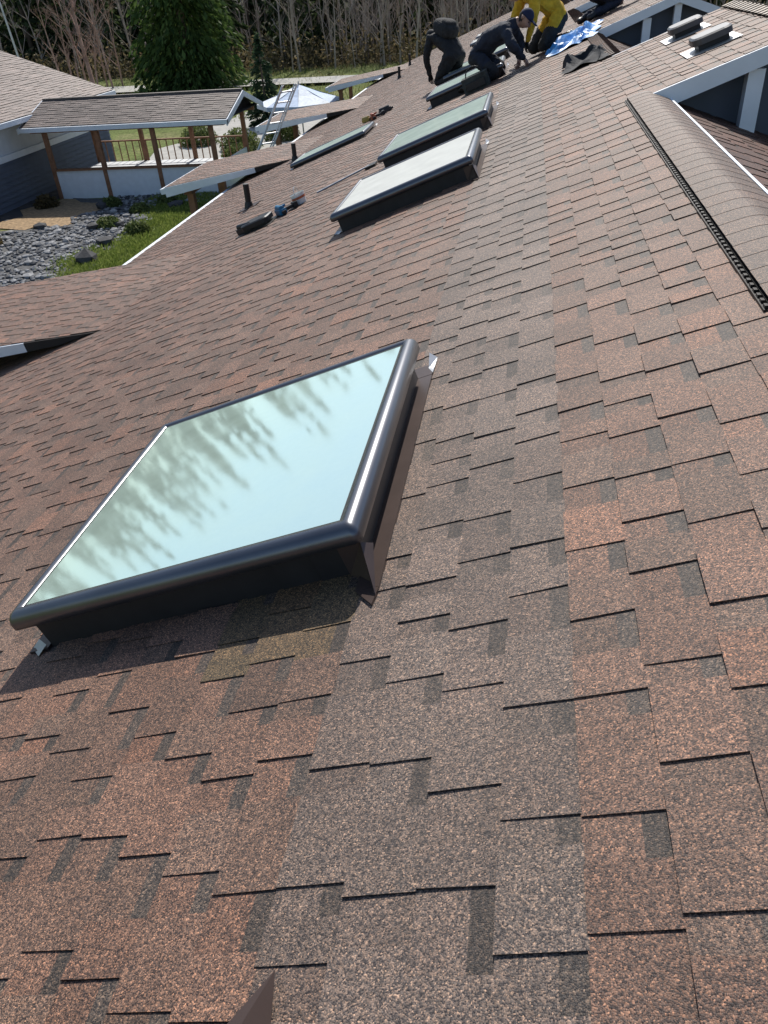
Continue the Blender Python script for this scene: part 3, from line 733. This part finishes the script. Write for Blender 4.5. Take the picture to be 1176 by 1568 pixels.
for x in (-17.0,-15.05,-13.0,-10.9):
    mb.box((x-.07,27.2,GZ),(x+.07,27.34,-2.45),1)
    mb.box((x-.07,30.6,GZ),(x+.07,30.74,-2.45),1)
mb.box((-17.5,27.2,-2.62),(-10.4,27.36,-2.48),1); mb.box((-17.5,30.6,-2.62),(-10.4,30.74,-2.48),1)
for a,b in ((-16.93,-15.12),(-14.98,-13.07),(-12.93,-10.97)):
    mb.box((a,27.24,GZ),(b,27.3,-3.86),4)
mb.box((-17.05,27.17,-3.86),(-10.8,27.37,-3.80),1)
mb.box((-17.0,27.3,-4.3),(-10.9,30.6,-4.2),2)
mb.box((-16.95,30.62,-3.5),(-10.95,30.7,-3.45),1)
x=-16.9
while x<-11: mb.box((x,30.64,-4.2),(x+.03,30.68,-3.5),1); x+=.28
mb.box((-10.93,27.36,GZ),(-10.87,30.6,-3.86),4)
mb.obj("pavilion_frame",[M_WHITE,M_WOOD,M_LGREY,M_DARKROOF,M_WHITE],None,pv)

# ---------------------------------------------------------------- neighbour house
nh=empty("neighbour_house")
def xroof(mb,y0,y1,x0,z0,x1,z1):
    L=math.hypot(x1-x0,z1-z0); n=int(L/.16)
    for i in range(n):
        a,b=i/n,(i+1)/n; y=y0
        while y<y1:
            w=random.uniform(.25,.5); e=min(y+w,y1); k=random.uniform(.8,1.2); h=random.choice((.01,.018)); c=(.16*k,.13*k,.12*k)
            A=(x0+(x1-x0)*a,z0+(z1-z0)*a);B_=(x0+(x1-x0)*b,z0+(z1-z0)*b)
            mb.face([(A[0],y,A[1]+h+.008),(A[0],e,A[1]+h+.008),(B_[0],e,B_[1]+h-.004),(B_[0],y,B_[1]+h-.004)],0,c)
            mb.face([(A[0],y,A[1]),(A[0],y,A[1]+h+.008),(A[0],e,A[1]+h+.008),(A[0],e,A[1])],0,(.02,.02,.02)); y=e
mb=MB(); xroof(mb,14,34.5,-17.7,-2.1,-23,-.2); mb.face([(-28.3,14,-2.1),(-28.3,34.5,-2.1),(-23,34.5,-.2),(-23,14,-.2)][::-1],0,(.12,.1,.09))
mb.obj("neighbour_shingles",[M_SH],None,nh,colors=True)
mb=MB()
mb.box((-17.72,14,-2.26),(-17.6,34.5,-2.11),0); mb.prism([(-17.7,-2.12),(-17.7,-2.3),(-23,-.4),(-28.3,-2.3),(-28.3,-2.12),(-23,-.22)],34.5,34.54,1,0)
mb.box((-27.8,14.3,-3.15),(-18.2,34.2,-2.2),1); mb.box((-27.85,14.25,-3.35),(-18.15,34.25,-3.15),0); 
z=GZ
while z<-3.36:
    mb.prism([(-18.2,z),(-18.14,z),(-18.18,min(z+.17,-3.35)),(-18.2,min(z+.17,-3.35))],14.3,34.2,1,2); z+=.17
mb.box((-27.8,14.3,GZ),(-18.2,34.2,-3.35),2)
mb.prism([(-18.3,-2.2),(-27.7,-2.2),(-23,-.4)],34.1,34.2,1,1)
for y in (16,22): 
    mb.box((-18.2,y,-3.1),(-18.12,y+1.1,-2.35),0); mb.box((-18.13,y+.06,-3.04),(-18.11,y+1.04,-2.41),3)
mb.obj("neighbour_walls",[M_WHITE,M_LGREY,M_NAVY,M_BLACK],None,nh)

# ---------------------------------------------------------------- umbrella, ladder, lamp
mb=MB(); c=Vector((-9.9,35.5,-2.35)); n=8; R_=1.85
rim=[c+Vector((math.cos(2*math.pi*k/n+.2)*R_,math.sin(2*math.pi*k/n+.2)*R_,-.62)) for k in range(n)]
for k in range(n):
    a,b=rim[k],rim[(k+1)%n]; m1=(c+a)/2+Vector((0,0,-.04)); m2=(c+b)/2+Vector((0,0,-.04))
    mb.face([c,m1,m2],k%2); mb.face([m1,a,b,m2],k%2)
    mb.face([a,a+Vector((0,0,-.16)),b+Vector((0,0,-.16)),b],k%2); mb.tube(c+Vector((0,0,-.03)),a+Vector((0,0,-.02)),.012,.01,5,2)
mb.tube((c.x,c.y,GZ),(c.x,c.y,c.z+.12),.03,.025,10,2); mb.tube((c.x,c.y,GZ),(c.x,c.y,GZ+.1),.3,.26,16,2)
mb.obj("patio_umbrella",[mat("canvas_white",(.75,.8,.85),.8),mat("canvas_blue",(.5,.6,.75),.8),M_SILV])
# ladder, turned so that its rungs face the roof
mb=MB(); b0=Vector((-9.1,22.6,GZ)); t0=Vector((-7.0,22.95,-1.15)); L=(t0-b0)
wd=Vector((.34,.30,0)); wn=L.cross(wd).normalized()*.03
def rail(p,q,r=.022): mb.tube(p,q,r,r,6)
for k in (0,1): rail(b0+wd*k,t0+wd*k,.028)
for k in (.12,.88): rail(b0+wd*k+L*.3+wn,t0+wd*k+wn,.022)
for k in range(1,15):
    p=b0+L*(k/14.6); mb.tube(p,p+wd,.02,.02,8)
mb.obj("extension_ladder",[mat("aluminium",(.7,.71,.72),.45,.5)])
mb=MB(); mb.tube((-42,68,GZ),(-42.6,68,GZ+9),.09,.06,8); mb.tube((-42.6,68,GZ+9),(-41.4,68,GZ+9.2),.04,.04,6); mb.box((-41.6,67.9,GZ+9.1),(-41,68.1,GZ+9.25))
mb.obj("street_lamp",[mat("galv",(.6,.6,.6),.5,.3)])

# ---------------------------------------------------------------- light, world, camera
sunel=math.radians(44); sunaz=math.radians(-2)
sd=Vector((math.sin(sunaz)*math.cos(sunel),math.cos(sunaz)*math.cos(sunel),math.sin(sunel)))
l=bpy.data.lights.new("sun","SUN"); l.energy=5.0; l.angle=math.radians(.53); l.color=(1,.95,.87)
lo=bpy.data.objects.new("sun",l); col.objects.link(lo); lo.rotation_euler=sd.to_track_quat('Z','Y').to_euler()
w=bpy.data.worlds.new("World"); sc.world=w; w.use_nodes=True; nt=w.node_tree
sky=nt.nodes.new("ShaderNodeTexSky"); sky.sky_type='NISHITA'; sky.sun_disc=False; sky.sun_elevation=sunel; sky.sun_rotation=sunaz
nt.links.new(sky.outputs[0],nt.nodes["Background"].inputs[0]); nt.nodes["Background"].inputs[1].default_value=.13
cam=bpy.data.objects.new("camera",bpy.data.cameras.new("camera")); col.objects.link(cam)
M=Matrix(((.9856,-.0397,.1643),(.1572,.5715,-.8054),(-.062,.8196,.5696)))
cam.matrix_world=Matrix.Translation((-HC*ST,0,HC*CT))@M.to_4x4()
cam.data.sensor_fit='VERTICAL'; cam.data.sensor_height=24; cam.data.lens=24*1178/1568; cam.data.clip_end=3000; cam.data.clip_start=.02
sc.camera=cam
sc.view_settings.view_transform='Standard'; sc.view_settings.look='None'; sc.view_settings.exposure=0
